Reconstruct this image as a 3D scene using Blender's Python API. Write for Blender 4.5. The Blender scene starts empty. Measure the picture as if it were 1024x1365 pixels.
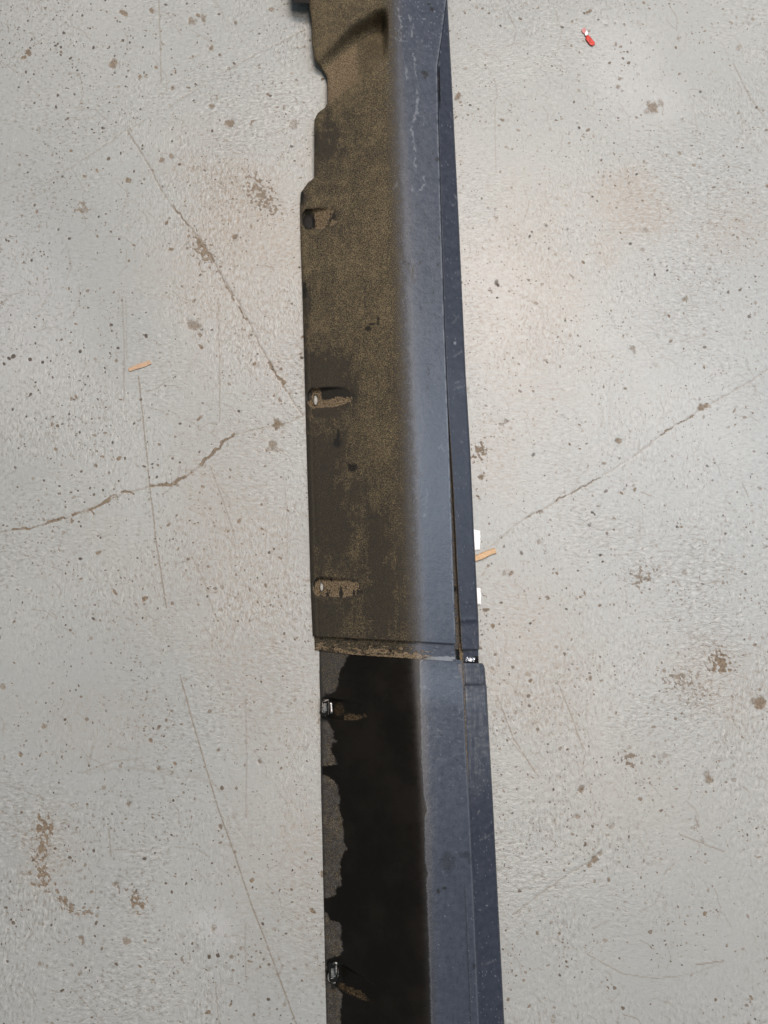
import bpy, math, random
import numpy as np
from mathutils import Vector
random.seed(7); rng = np.random.default_rng(11)
C = bpy.context.scene.collection
sc = bpy.context.scene
# ------------------------------------------------------------------ camera
H = 1.15; TILT = math.radians(9.8); FPX = 1026.0; CX, CY = 512.0, 682.5
cam_d = bpy.data.cameras.new('camera'); cam = bpy.data.objects.new('camera', cam_d); C.objects.link(cam)
cam_d.sensor_fit = 'VERTICAL'; cam_d.sensor_height = 24.0; cam_d.lens = 24.0*FPX/1365.0
cam_d.clip_start = 0.01; cam_d.clip_end = 100
cam.location = (0, 0, H); cam.rotation_euler = (TILT, 0, 0)
sc.camera = cam
# ------------------------------------------------------------------ light: shed lamps overhead and the pale interior around them
sc.view_settings.view_transform = 'Standard'; sc.view_settings.look = 'None'
sc.view_settings.exposure = 0.0; sc.view_settings.gamma = 1.0
w = bpy.data.worlds.new('World'); sc.world = w; w.use_nodes = True
bg = w.node_tree.nodes['Background']; bg.inputs[0].default_value = (0.86, 0.95, 1.0, 1); bg.inputs[1].default_value = 0.22
def area(name, loc, target, sx, sy, power, col):
    d = bpy.data.lights.new(name, 'AREA'); d.shape = 'RECTANGLE'; d.size = sx; d.size_y = sy
    d.energy = power; d.color = col
    o = bpy.data.objects.new(name, d); C.objects.link(o); o.location = loc
    o.rotation_euler = (Vector(target)-Vector(loc)).to_track_quat('-Z', 'Y').to_euler()
area('ceiling_lamp', (0.55, 2.5, 4.2), (0.05, 0.4, 0), 2.5, 1.3, 190, (1.0, 0.86, 0.745))
area('ceiling_lamp', (0.9, -0.2, 4.6), (0.2, 0.0, 0), 1.2, 1.0, 88, (1.0, 0.84, 0.70))
area('sheen_strip_light', (2.45, 1.2, 3.5), (0.05, 1.1, 0), 0.9, 5.6, 112, (0.70, 0.84, 1.0))  # cool strip added out of view, shaped to lay sheen along the outer face

# ------------------------------------------------------------------ helpers
ct, st = math.cos(TILT), math.sin(TILT)
def P(px, py, z=0.0):
    """photo measurement (pixel) -> world point on the level z"""
    px = np.asarray(px, float); py = np.asarray(py, float); z = np.asarray(z, float)
    dx = (px-CX)/FPX; dy = -(py-CY)/FPX
    wy = dy*ct + st; wz = dy*st - ct
    t = (z-H)/wz
    return dx*t, wy*t, z+0*t
def PP(px, py, z=0.0):
    a = P(px, py, z); return Vector((float(a[0]), float(a[1]), float(a[2])))
def hash2(ix, iy, seed):
    h = (ix.astype(np.int64)*374761393 + iy.astype(np.int64)*668265263 + seed*974634777) & 0xFFFFFFFF
    h = ((h ^ (h >> 13))*1274126177) & 0xFFFFFFFF
    h = ((h ^ (h >> 16))*2246822519) & 0xFFFFFFFF
    return ((h ^ (h >> 15)) & 0xFFFFFF)/float(0xFFFFFF)
def vnoise(x, y, seed=0):
    ix = np.floor(x); iy = np.floor(y); fx = x-ix; fy = y-iy
    ux = fx*fx*fx*(fx*(fx*6-15)+10); uy = fy*fy*fy*(fy*(fy*6-15)+10)
    ix = ix.astype(np.int64); iy = iy.astype(np.int64)
    def g(a, b):
        an = hash2(ix+a, iy+b, seed)*2*math.pi
        return np.cos(an)*(fx-a) + np.sin(an)*(fy-b)
    n0 = g(0, 0)*(1-ux)+g(1, 0)*ux; n1 = g(0, 1)*(1-ux)+g(1, 1)*ux
    return (n0*(1-uy)+n1*uy)*1.5          # about -1..1
def fbm(x, y, seed=0, octv=4):
    s = 0; a = 1; t = 0
    for o in range(octv):
        s = s + a*vnoise(x*2**o+17.3*o, y*2**o-9.1*o, seed+o*31); t += a; a *= 0.55
    return s/t
def sstep(a, b, x):
    t = np.clip((x-a)/(b-a), 0, 1); return t*t*(3-2*t)
def tab(y, pts):
    pts = np.array(pts, float); yy = np.asarray(y, float)
    r = np.interp(yy, pts[:, 0], pts[:, 1])
    lo, hi = pts[0], pts[-1]
    s0 = (pts[1, 1]-pts[0, 1])/(pts[1, 0]-pts[0, 0]); s1 = (pts[-1, 1]-pts[-2, 1])/(pts[-1, 0]-pts[-2, 0])
    r = np.where(yy < lo[0], lo[1]+s0*(yy-lo[0]), r); r = np.where(yy > hi[0], hi[1]+s1*(yy-hi[0]), r)
    return r
def seg_dist(px, py, a, b):
    ax, ay = a; bx, by = b; L = (bx-ax)**2+(by-ay)**2+1e-9
    t = np.clip(((px-ax)*(bx-ax)+(py-ay)*(by-ay))/L, 0, 1)
    return np.hypot(px-ax-t*(bx-ax), py-ay-t*(by-ay))
def poly_dist(px, py, pts):
    d = None
    for a, b in zip(pts[:-1], pts[1:]):
        e = seg_dist(px, py, a, b); d = e if d is None else np.minimum(d, e)
    return d
# --- scene graph
def tag(o, label, cat, group=None):
    o['label'] = label; o['category'] = cat
    if group: o['group'] = group
def thing(name, loc, label, cat, group=None):
    o = bpy.data.objects.new(name, None); C.objects.link(o); o.location = loc; o.empty_display_size = .05
    tag(o, label, cat, group); return o
def link_mesh(name, verts, faces, mat, parent=None, attrs=None, smooth=True, base=None):
    v = np.asarray(verts, float)
    if parent is not None: v = v-np.array((base if base is not None else parent.location))
    me = bpy.data.meshes.new(name)
    if isinstance(faces, np.ndarray) and faces.shape[1] == 4:
        n = len(faces); me.vertices.add(len(v)); me.vertices.foreach_set('co', v.astype(np.float32).ravel())
        me.loops.add(n*4); me.loops.foreach_set('vertex_index', faces.astype(np.int32).ravel())
        me.polygons.add(n); me.polygons.foreach_set('loop_start', np.arange(0, n*4, 4, dtype=np.int32))
        me.update(calc_edges=True)
    else:
        me.from_pydata([tuple(p) for p in v], [], [tuple(f) for f in faces]); me.update()
    me.polygons.foreach_set('use_smooth', np.full(len(me.polygons), smooth, dtype=bool))
    for k, a in (attrs or {}).items():
        at = me.attributes.new(k, 'FLOAT_COLOR', 'POINT'); at.data.foreach_set('color', a.astype(np.float32).ravel())
    me.materials.append(mat)
    o = bpy.data.objects.new(name, me); C.objects.link(o)
    if parent is not None: o.parent = parent
    return o
def solidify(o, th, offset=-1):
    m = o.modifiers.new('thickness', 'SOLIDIFY'); m.thickness = th; m.offset = offset; m.use_even_offset = False
def bevel(o, wd, seg=2):
    m = o.modifiers.new('edge', 'BEVEL'); m.width = wd; m.segments = seg; m.limit_method = 'ANGLE'
def grid_faces(nr, nc):
    i = np.arange(nr-1)[:, None]*nc + np.arange(nc-1)[None, :]
    return np.stack([i, i+nc, i+nc+1, i+1], -1).reshape(-1, 4)    # normal up when rows run down the picture
# --- node helper
class N:
    def __init__(s, name):
        s.m = bpy.data.materials.new(name); s.m.use_nodes = True; s.t = s.m.node_tree
        s.p = s.t.nodes['Principled BSDF']
    def n(s, typ, ins=None, **kw):
        d = s.t.nodes.new(typ)
        for k, v in kw.items(): setattr(d, k, v)
        for k, v in (ins or {}).items(): s.set(d.inputs[k], v)
        return d
    def set(s, inp, v):
        if hasattr(v, 'is_output'): s.t.links.new(v, inp)
        else: inp.default_value = v
    def attr(s, name):
        a = s.n('ShaderNodeAttribute', attribute_name=name); sp = s.n('ShaderNodeSeparateColor', {0: a.outputs['Color']})
        return sp.outputs[0], sp.outputs[1], sp.outputs[2], a.outputs['Alpha']
    def math(s, op, a, b=0.0, c=0.0, clamp=False):
        d = s.n('ShaderNodeMath', operation=op, use_clamp=clamp)
        s.set(d.inputs[0], a); s.set(d.inputs[1], b); s.set(d.inputs[2], c); return d.outputs[0]
    def mix(s, f, a, b):
        d = s.n('ShaderNodeMix', data_type='RGBA'); s.set(d.inputs[0], f); s.set(d.inputs[6], a); s.set(d.inputs[7], b); return d.outputs[2]
    def fmix(s, f, a, b):
        d = s.n('ShaderNodeMix', data_type='FLOAT'); s.set(d.inputs[0], f); s.set(d.inputs[2], a); s.set(d.inputs[3], b); return d.outputs[0]
    def coords(s): return s.n('ShaderNodeTexCoord').outputs['Object']
    def noise(s, vec, scale, detail=3.0, rough=.55, dist=0.0):
        return s.n('ShaderNodeTexNoise', {'Vector': vec, 'Scale': scale, 'Detail': detail, 'Roughness': rough, 'Distortion': dist}).outputs[0]
    def ramp(s, f, a, b, lo=0.0, hi=1.0):
        d = s.n('ShaderNodeMapRange', {0: f, 1: a, 2: b, 3: lo, 4: hi}); d.interpolation_type = 'SMOOTHSTEP'; return d.outputs[0]
    def scalev(s, vec, sc3):
        return s.n('ShaderNodeMapping', {'Vector': vec, 'Scale': sc3}).outputs[0]
    def bump(s, h, dist, strength=1.0, nrm=None):
        d = s.n('ShaderNodeBump', {'Height': h, 'Distance': dist, 'Strength': strength})
        if nrm is not None: s.set(d.inputs['Normal'], nrm)
        return d.outputs[0]
    def out(s, **kw):
        for k, v in kw.items(): s.set(s.p.inputs[k.replace('_', ' ')], v)
        return s.m
def col(r, g, b): return (r, g, b, 1)
def plain(name, c, rough=.5, metal=0.0, var=.25, scale=400, bumpd=0.0, spec=.5):
    m = N(name); co = m.coords(); n = m.noise(co, scale, 4)
    c2 = tuple(x*(1-var) for x in c); base = m.mix(m.ramp(n, .3, .7), col(*c), col(*c2))
    kw = dict(Base_Color=base, Roughness=rough, Metallic=metal, Specular_IOR_Level=spec)
    if bumpd: kw['Normal'] = m.bump(n, bumpd)
    return m.out(**kw)

# ------------------------------------------------------------------ the floor: one sheet, painted concrete
def floor_material():
    m = N('painted_concrete'); co = m.coords()
    grime, dark, scratch, pale = m.attr('wear')
    tint, squig, strong, _ = m.attr('tone')
    broad = m.noise(co, 2.2, 4)
    fine = m.noise(co, 620, 3, .65)
    # roller texture: short worm-like ridges whose run turns over the floor, dirt in the hollows, plus lit tops and shaded dips painted into the colour
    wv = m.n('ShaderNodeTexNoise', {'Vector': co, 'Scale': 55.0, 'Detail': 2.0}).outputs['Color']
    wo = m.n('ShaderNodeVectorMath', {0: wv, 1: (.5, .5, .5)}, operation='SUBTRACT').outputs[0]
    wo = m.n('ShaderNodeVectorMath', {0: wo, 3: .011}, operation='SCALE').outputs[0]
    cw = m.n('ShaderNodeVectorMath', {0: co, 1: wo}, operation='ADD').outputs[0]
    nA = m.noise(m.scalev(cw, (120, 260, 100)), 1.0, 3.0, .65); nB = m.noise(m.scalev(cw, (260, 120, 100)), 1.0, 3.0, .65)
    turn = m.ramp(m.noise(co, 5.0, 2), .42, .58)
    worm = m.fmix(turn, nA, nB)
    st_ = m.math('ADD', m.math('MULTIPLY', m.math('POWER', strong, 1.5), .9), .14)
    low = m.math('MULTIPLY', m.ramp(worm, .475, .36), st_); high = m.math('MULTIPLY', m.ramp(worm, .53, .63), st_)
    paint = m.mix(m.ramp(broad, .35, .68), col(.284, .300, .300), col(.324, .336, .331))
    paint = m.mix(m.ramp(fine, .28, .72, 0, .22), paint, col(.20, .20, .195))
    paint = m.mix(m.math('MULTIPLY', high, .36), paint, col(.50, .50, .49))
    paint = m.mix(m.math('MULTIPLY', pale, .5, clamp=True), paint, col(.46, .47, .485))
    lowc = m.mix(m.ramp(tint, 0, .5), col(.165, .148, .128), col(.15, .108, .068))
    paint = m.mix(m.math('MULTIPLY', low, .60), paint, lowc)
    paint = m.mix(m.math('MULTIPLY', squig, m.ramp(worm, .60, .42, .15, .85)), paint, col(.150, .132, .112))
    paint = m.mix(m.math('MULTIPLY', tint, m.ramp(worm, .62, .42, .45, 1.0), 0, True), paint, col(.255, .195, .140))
    dn = m.noise(co, 260, 4, .6)
    rag = m.math('MULTIPLY_ADD', fine, .7, -.35)
    gf = m.math('MULTIPLY', m.ramp(m.math('ADD', grime, m.math('MULTIPLY', rag, 1.4)), .26, .64), m.ramp(grime, 0, .8, 0, .9))
    df = m.math('MULTIPLY', m.ramp(m.math('ADD', dark, rag), .22, .56), m.ramp(dark, 0, .8, 0, .93))
    sf = m.math('MULTIPLY', scratch, m.ramp(m.noise(co, 190, 3), .32, .5, .35, 1.15), clamp=True)
    dirt = m.mix(m.ramp(dn, .35, .65), col(.200, .145, .092), col(.090, .066, .044))
    paint = m.mix(gf, paint, dirt)
    paint = m.mix(m.math('MULTIPLY', sf, .85), paint, col(.155, .125, .092))
    # pin-prick specks and pits, crowded in places
    for k, (scl, share, rad) in enumerate(((95.0, .20, .20), (170.0, .30, .22))):
        vo = m.n('ShaderNodeTexVoronoi', {'Vector': m.n('ShaderNodeVectorMath', {0: cw, 1: (k*3.1, k*1.7, 0)}, operation='ADD').outputs[0], 'Scale': scl, 'Randomness': 1.0}, voronoi_dimensions='2D')
        cr = m.n('ShaderNodeSeparateColor', {0: vo.outputs['Color']}).outputs
        crowd = m.ramp(m.noise(co, 6.5+3*k, 4, .6), .42, .62, .05, 1.0)
        on = m.math('LESS_THAN', cr[0], m.math('MULTIPLY', crowd, share))
        edge_ = m.math('MULTIPLY', m.math('POWER', cr[1], 1.6), rad)
        sp = m.math('MULTIPLY', m.ramp(m.math('SUBTRACT', m.math('ADD', edge_, .085), vo.outputs['Distance']), -.03, .05), on)
        sp = m.math('MULTIPLY', sp, m.ramp(cr[2], 0, 1, .45, .95))
        paint = m.mix(sp, paint, m.mix(m.math('POWER', cr[2], 2.0), col(.16, .12, .082), col(.060, .047, .036)))
    paint = m.mix(df, paint, m.mix(m.ramp(dn, .3, .7), col(.034, .027, .021), col(.085, .064, .048)))
    any_ = m.math('MAXIMUM', gf, df)
    rough = m.fmix(any_, m.ramp(fine, .3, .7, .30, .42), .88)
    h = m.math('ADD', m.math('MULTIPLY', worm, st_), m.math('MULTIPLY', fine, .22))
    h = m.math('SUBTRACT', h, m.math('MULTIPLY', any_, .35))
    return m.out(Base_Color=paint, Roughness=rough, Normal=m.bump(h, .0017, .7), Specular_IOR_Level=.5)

def build_floor():
    STEP = .0016
    xs = np.arange(-.72, .72, STEP); ys = np.arange(1.17, -.56, -STEP)
    far = np.array([.02, .06, .15, .4, 1.0, 2.2, 4.0, 6.0])
    xs = np.concatenate([xs[0]-far[::-1], xs, xs[-1]+far]); ys = np.concatenate([ys[0]+far[::-1], ys, ys[-1]-far])
    X, Y = np.meshgrid(xs, ys); nr, nc = X.shape
    Z = np.zeros_like(X)
    # photo coordinates of each point, so that what was measured in the photo is laid where it lies
    den = ct*H + Y*st
    dyc = (Y*ct - H*st)/den
    px = CX + FPX*X/(H*ct+Y*st); py = CY - FPX*dyc
    ppm = FPX/(H*ct+Y*st)                                # photo pixels per metre
    inside = (np.abs(X) < .73) & (Y > -.57) & (Y < 1.18)
    # roller texture: short worm-like ridges whose run turns slowly over the floor
    ang = 2.2*fbm(X*1.6, Y*1.6, 3, 2) + .5
    wx = X + .004*fbm(X*60, Y*60, 41, 2); wy = Y + .004*fbm(X*60, Y*60, 51, 2)
    ca, sa = np.cos(ang), np.sin(ang)
    # local frame noise: blend two orientations, so no global shear arises
    nA = vnoise(wx*105, wy*210, 5); nB = vnoise(wx*210, wy*105, 6); nC = vnoise((wx+wy)*75, (wx-wy)*150, 7); nD = vnoise((wx-wy)*75, (wx+wy)*150, 8)
    wA, wB, wC, wD = [np.clip(np.cos(ang-a), 0, 1)**2+.05 for a in (0, 1.57, .78, -.78)]
    ws = np.sqrt(wA**2+wB**2+wC**2+wD**2)
    tex = (nA*wA+nB*wB+nC*wC+nD*wD)/ws
    small = vnoise(wx*330, wy*330, 9)
    regionv = .5+.5*fbm(X*3.1, Y*3.1, 15, 3)*1.6           # where the texture is strong
    regionv = np.clip(regionv+.12, .18, 1)
    Z += np.where(inside, .00026*tex*regionv, 0)
    sq = sstep(.30, .62, -tex + .35*small)*(.30+.70*regionv)
    sq2 = sstep(.42, .62, vnoise(wx*190, wy*190, 12)+.25*small)*sstep(.0, .35, fbm(X*4.5, Y*4.5, 77, 3)+.08)
    squig2 = np.clip(.8*sq2, 0, 1)*inside
    grime = np.zeros_like(X); dark = np.zeros_like(X); scr = np.zeros_like(X); pale = np.zeros_like(X); tint = np.zeros_like(X)
    jx = 5*fbm(X*70, Y*70, 21, 3); jy = 5*fbm(X*70, Y*70, 22, 3)         # edge unevenness in photo px
    kx = px+jx; ky = py+jy
    edge = fbm(X*140, Y*140, 23, 3)
    def win(x0, y0, x1, y1):
        a = P([x0, x1, x0, x1], [y0, y0, y1, y1]); 
        c0 = np.searchsorted(xs, a[0].min()); c1 = np.searchsorted(xs, a[0].max())
        r0 = np.searchsorted(-ys, -a[1].max()); r1 = np.searchsorted(-ys, -a[1].min())
        return slice(max(r0, 0), r1+1), slice(max(c0, 0), c1+1)
    def stamp(arr, x, y, r, s=1.0, ax=1.0, an=0.0, soft=.45, rough=.5, depth=.0):
        R = r*max(ax, 1)*1.8+6; w_ = win(x-R, y-R, x+R, y+R)
        if kx[w_].size == 0: return
        dx = px[w_]-x+jx[w_]*rough*min(r/5, 1.2); dy = py[w_]-y+jy[w_]*rough*min(r/5, 1.2)
        u = dx*math.cos(an)+dy*math.sin(an); v = -dx*math.sin(an)+dy*math.cos(an)
        d = np.hypot(u/ax, v)/r + rough*.55*edge[w_]
        a = s*(1-sstep(1-soft, 1+soft, d)); arr[w_] = np.maximum(arr[w_], a)
        if depth: Z[w_] -= depth*a
    def line(arr, pts, wd, s=1.0, wob=.35, brk=0.0, taper=True, seed=0):
        p = np.array(pts, float); R = wd*2+8
        w_ = win(p[:, 0].min()-R, p[:, 1].min()-R, p[:, 0].max()+R, p[:, 1].max()+R)
        d = poly_dist(px[w_]+wob*jx[w_], py[w_]+wob*jy[w_], pts)
        mod = np.ones_like(d)
        if brk: mod = sstep(-.25, .25, fbm(X[w_]*25, Y[w_]*25, 90+seed, 3)+.35-brk)
        a = s*mod*(1-sstep(wd*.4, wd*.4+.9, d)); arr[w_] = np.maximum(arr[w_], a)
        return w_, a
    def patch(arr, x, y, r, s, ax=1.0, an=0.0, thr=.0, freq=170, seed=0):
        """a loose patch of small stains, thinning outwards"""
        R = r*max(ax, 1)*1.5+4; w_ = win(x-R, y-R, x+R, y+R)
        dx = px[w_]-x; dy = py[w_]-y
        u = dx*math.cos(an)+dy*math.sin(an); v = -dx*math.sin(an)+dy*math.cos(an)
        d = np.hypot(u/ax, v)/r
        n = fbm(X[w_]*freq, Y[w_]*freq, 130+seed, 3)
        a = s*sstep(.0, .22, n+.42-thr-d*.62); arr[w_] = np.maximum(arr[w_], a)
    # brown films of trodden dust; the broad ones also paint in warm lamp sheen
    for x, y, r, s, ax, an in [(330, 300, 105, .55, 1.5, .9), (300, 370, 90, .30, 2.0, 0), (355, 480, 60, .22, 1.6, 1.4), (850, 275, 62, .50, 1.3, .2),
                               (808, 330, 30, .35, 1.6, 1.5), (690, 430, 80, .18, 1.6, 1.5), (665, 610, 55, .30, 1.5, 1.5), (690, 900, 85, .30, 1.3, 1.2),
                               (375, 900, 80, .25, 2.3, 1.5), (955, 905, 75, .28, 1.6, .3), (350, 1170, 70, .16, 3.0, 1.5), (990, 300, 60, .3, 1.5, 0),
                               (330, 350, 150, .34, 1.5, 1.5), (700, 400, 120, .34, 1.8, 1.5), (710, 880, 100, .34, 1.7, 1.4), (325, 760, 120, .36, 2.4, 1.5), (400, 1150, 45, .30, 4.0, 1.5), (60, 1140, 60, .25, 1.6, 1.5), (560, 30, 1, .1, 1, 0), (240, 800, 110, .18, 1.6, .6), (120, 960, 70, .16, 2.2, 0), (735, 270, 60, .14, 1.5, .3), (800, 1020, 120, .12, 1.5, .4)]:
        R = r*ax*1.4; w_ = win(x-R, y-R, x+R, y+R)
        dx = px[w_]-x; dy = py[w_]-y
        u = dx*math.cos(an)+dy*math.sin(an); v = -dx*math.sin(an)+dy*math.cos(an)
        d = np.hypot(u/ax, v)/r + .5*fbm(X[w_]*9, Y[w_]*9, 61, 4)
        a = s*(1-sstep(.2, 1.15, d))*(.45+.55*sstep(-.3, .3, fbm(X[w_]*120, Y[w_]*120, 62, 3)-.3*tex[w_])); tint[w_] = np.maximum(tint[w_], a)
    # pale patches
    for x, y, r, ax, an in [(835, 90, 48, 1.6, 1.2), (860, 125, 35, 1.6, .3), (560, 60, 10, 1, 0), (650, 400, 60, 1.3, 1.5), (285, 1235, 20, 1.5, .6), (20, 420, 80, 1.5, 1.3)]:
        stamp(pale, x, y, r, .45, ax, an, .6, .9)
    # cracks
    c1 = [(-40, 712), (0, 709), (35, 705), (80, 693), (120, 678), (145, 668), (165, 657), (180, 654), (200, 648), (230, 645), (247, 636), (265, 622), (285, 603), (298, 588), (312, 580), (340, 572), (375, 566), (408, 553)]
    c2 = [(170, 174), (195, 215), (225, 270), (247, 295), (270, 322), (300, 375), (325, 415), (345, 458), (362, 487), (385, 528), (404, 553)]
    c2b = [(60, 245), (130, 200), (170, 172), (230, 140), (265, 118), (300, 95), (350, 68), (405, 40)]
    c3 = [(632, 742), (660, 725), (690, 697), (750, 664), (800, 636), (850, 605), (890, 573), (935, 545), (980, 520), (1024, 492), (1070, 465)]
    c4 = [(683, 1220), (725, 1188), (760, 1165), (790, 1146), (803, 1132)]
    for i, (c, wd, s) in enumerate([(c1, 1.2, .75), (c2, 1.3, .75), (c2b, .9, .42), (c3, 1.2, .70), (c4, 1.2, .7)]):
        w_, a = line(scr, c, wd*.95, s*.95, .5, .10, seed=i); Z[w_] -= .0007*a
    for pts, wd in [([(18, 706), (42, 703)], 3), ([(58, 698), (85, 690)], 3), ([(98, 686), (122, 679), (140, 670)], 3.4), ([(122, 679), (125, 685)], 3),
                    ([(140, 669), (160, 657), (172, 655)], 4), ([(172, 655), (178, 659)], 3), ([(200, 649), (228, 645)], 4), ([(228, 645), (247, 636)], 5.5), ([(256, 629), (270, 618)], 5), ([(268, 618), (285, 603)], 4.4),
                    ([(283, 604), (298, 590)], 4), ([(296, 590), (312, 579)], 4.2), ([(263, 318), (285, 348)], 4.5), ([(232, 274), (250, 300)], 3), ([(292, 362), (312, 400)], 3.4), ([(318, 408), (330, 428)], 3), ([(358, 484), (378, 512)], 4), ([(380, 520), (398, 548)], 3),
                    ([(765, 655), (800, 636)], 2.2), ([(880, 580), (925, 553)], 2.4), ([(700, 690), (720, 680)], 3), ([(742, 668), (752, 662)], 3)]:
        line(grime, pts, wd*(1.05 if pts[0][1] > 550 and pts[0][0] < 400 else .85), .88 if pts[0][1] > 550 and pts[0][0] < 400 else .72, .9, .12, seed=5)
    # long thin scratches
    for pts, wd, s in [([(163, 395), (166, 470), (165, 535)], .7, .38), ([(168, 395), (169, 480)], .5, .25), ([(185, 502), (193, 580), (200, 650), (208, 720), (222, 810)], .9, .62), ([(291, 398), (293, 480), (293, 562)], .8, .45),
                       ([(280, 620), (302, 680), (314, 720)], .7, .4), ([(240, 900), (262, 980), (290, 1075), (310, 1130), (335, 1205), (360, 1270), (395, 1365), (420, 1430)], 1.0, .62),
                       ([(327, 930), (329, 1010), (328, 1090)], .9, .3), ([(327, 1230), (328, 1310)], .9, .35), ([(252, 735), (270, 770), (290, 830)], .6, .35), ([(378, 630), (384, 700), (381, 770)], .6, .25),
                       ([(212, 0), (213, 30), (215, 110)], .9, .42), ([(663, 928), (685, 985), (717, 1035)], .9, .55), ([(745, 913), (762, 955), (777, 997)], .9, .5), ([(675, 980), (700, 1010), (718, 1034)], .7, .4),
                       ([(905, 1112), (930, 1122), (965, 1135)], .9, .45), ([(928, 1286), (965, 1281)], 1.0, .55), ([(780, 1270), (830, 1298), (870, 1304), (900, 1302)], .8, .38), ([(900, 1302), (930, 1296), (960, 1284)], .6, .28),
                       ([(795, 1090), (790, 1060), (765, 990)], .6, .3), ([(885, 1165), (898, 1152)], .8, .4), ([(790, 1238), (810, 1228)], .8, .4), ([(830, 1352), (850, 1358), (856, 1368)], .8, .4),
                       ([(978, 85), (1000, 130), (1018, 155)], .9, .4), ([(990, 645), (998, 662)], 1, .5), ([(855, 656), (870, 662)], .9, .45), ([(852, 690), (854, 720)], 1.2, .3), ([(660, 140), (661, 230)], .7, .3),
                       ([(0, 1042), (60, 1065)], .7, .3), ([(110, 1030), (150, 1015), (190, 1010)], .7, .3), ([(98, 1320), (140, 1365)], .8, .35), ([(287, 1310), (292, 1365)], .8, .35),
                       ([(145, 1105), (148, 1140)], 1.2, .4), ([(125, 990), (118, 1020)], .8, .35), ([(0, 82), (30, 100)], .7, .25), ([(670, 300), (700, 318)], .7, .3), ([(400, 120), (330, 150), (300, 190)], .5, .2), ([(700, 560), (712, 600)], .6, .25)]:
        line(scr, pts, wd*1.1, min(1, s*1.4), .15, .0)
    # scuff arcs left by tyres and by the trowel
    for pts, wd, s in [([(105, 1030), (140, 1026), (180, 1024), (215, 1026), (250, 1032), (285, 1045), (305, 1065), (315, 1095)], 3.5, .26), ([(160, 1022), (200, 1026), (240, 1036)], 2, .25), ([(965, 60), (985, 130), (1000, 200)], 3, .12)]:
        line(scr, pts, wd, s, 1.0, .1, seed=8)
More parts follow.
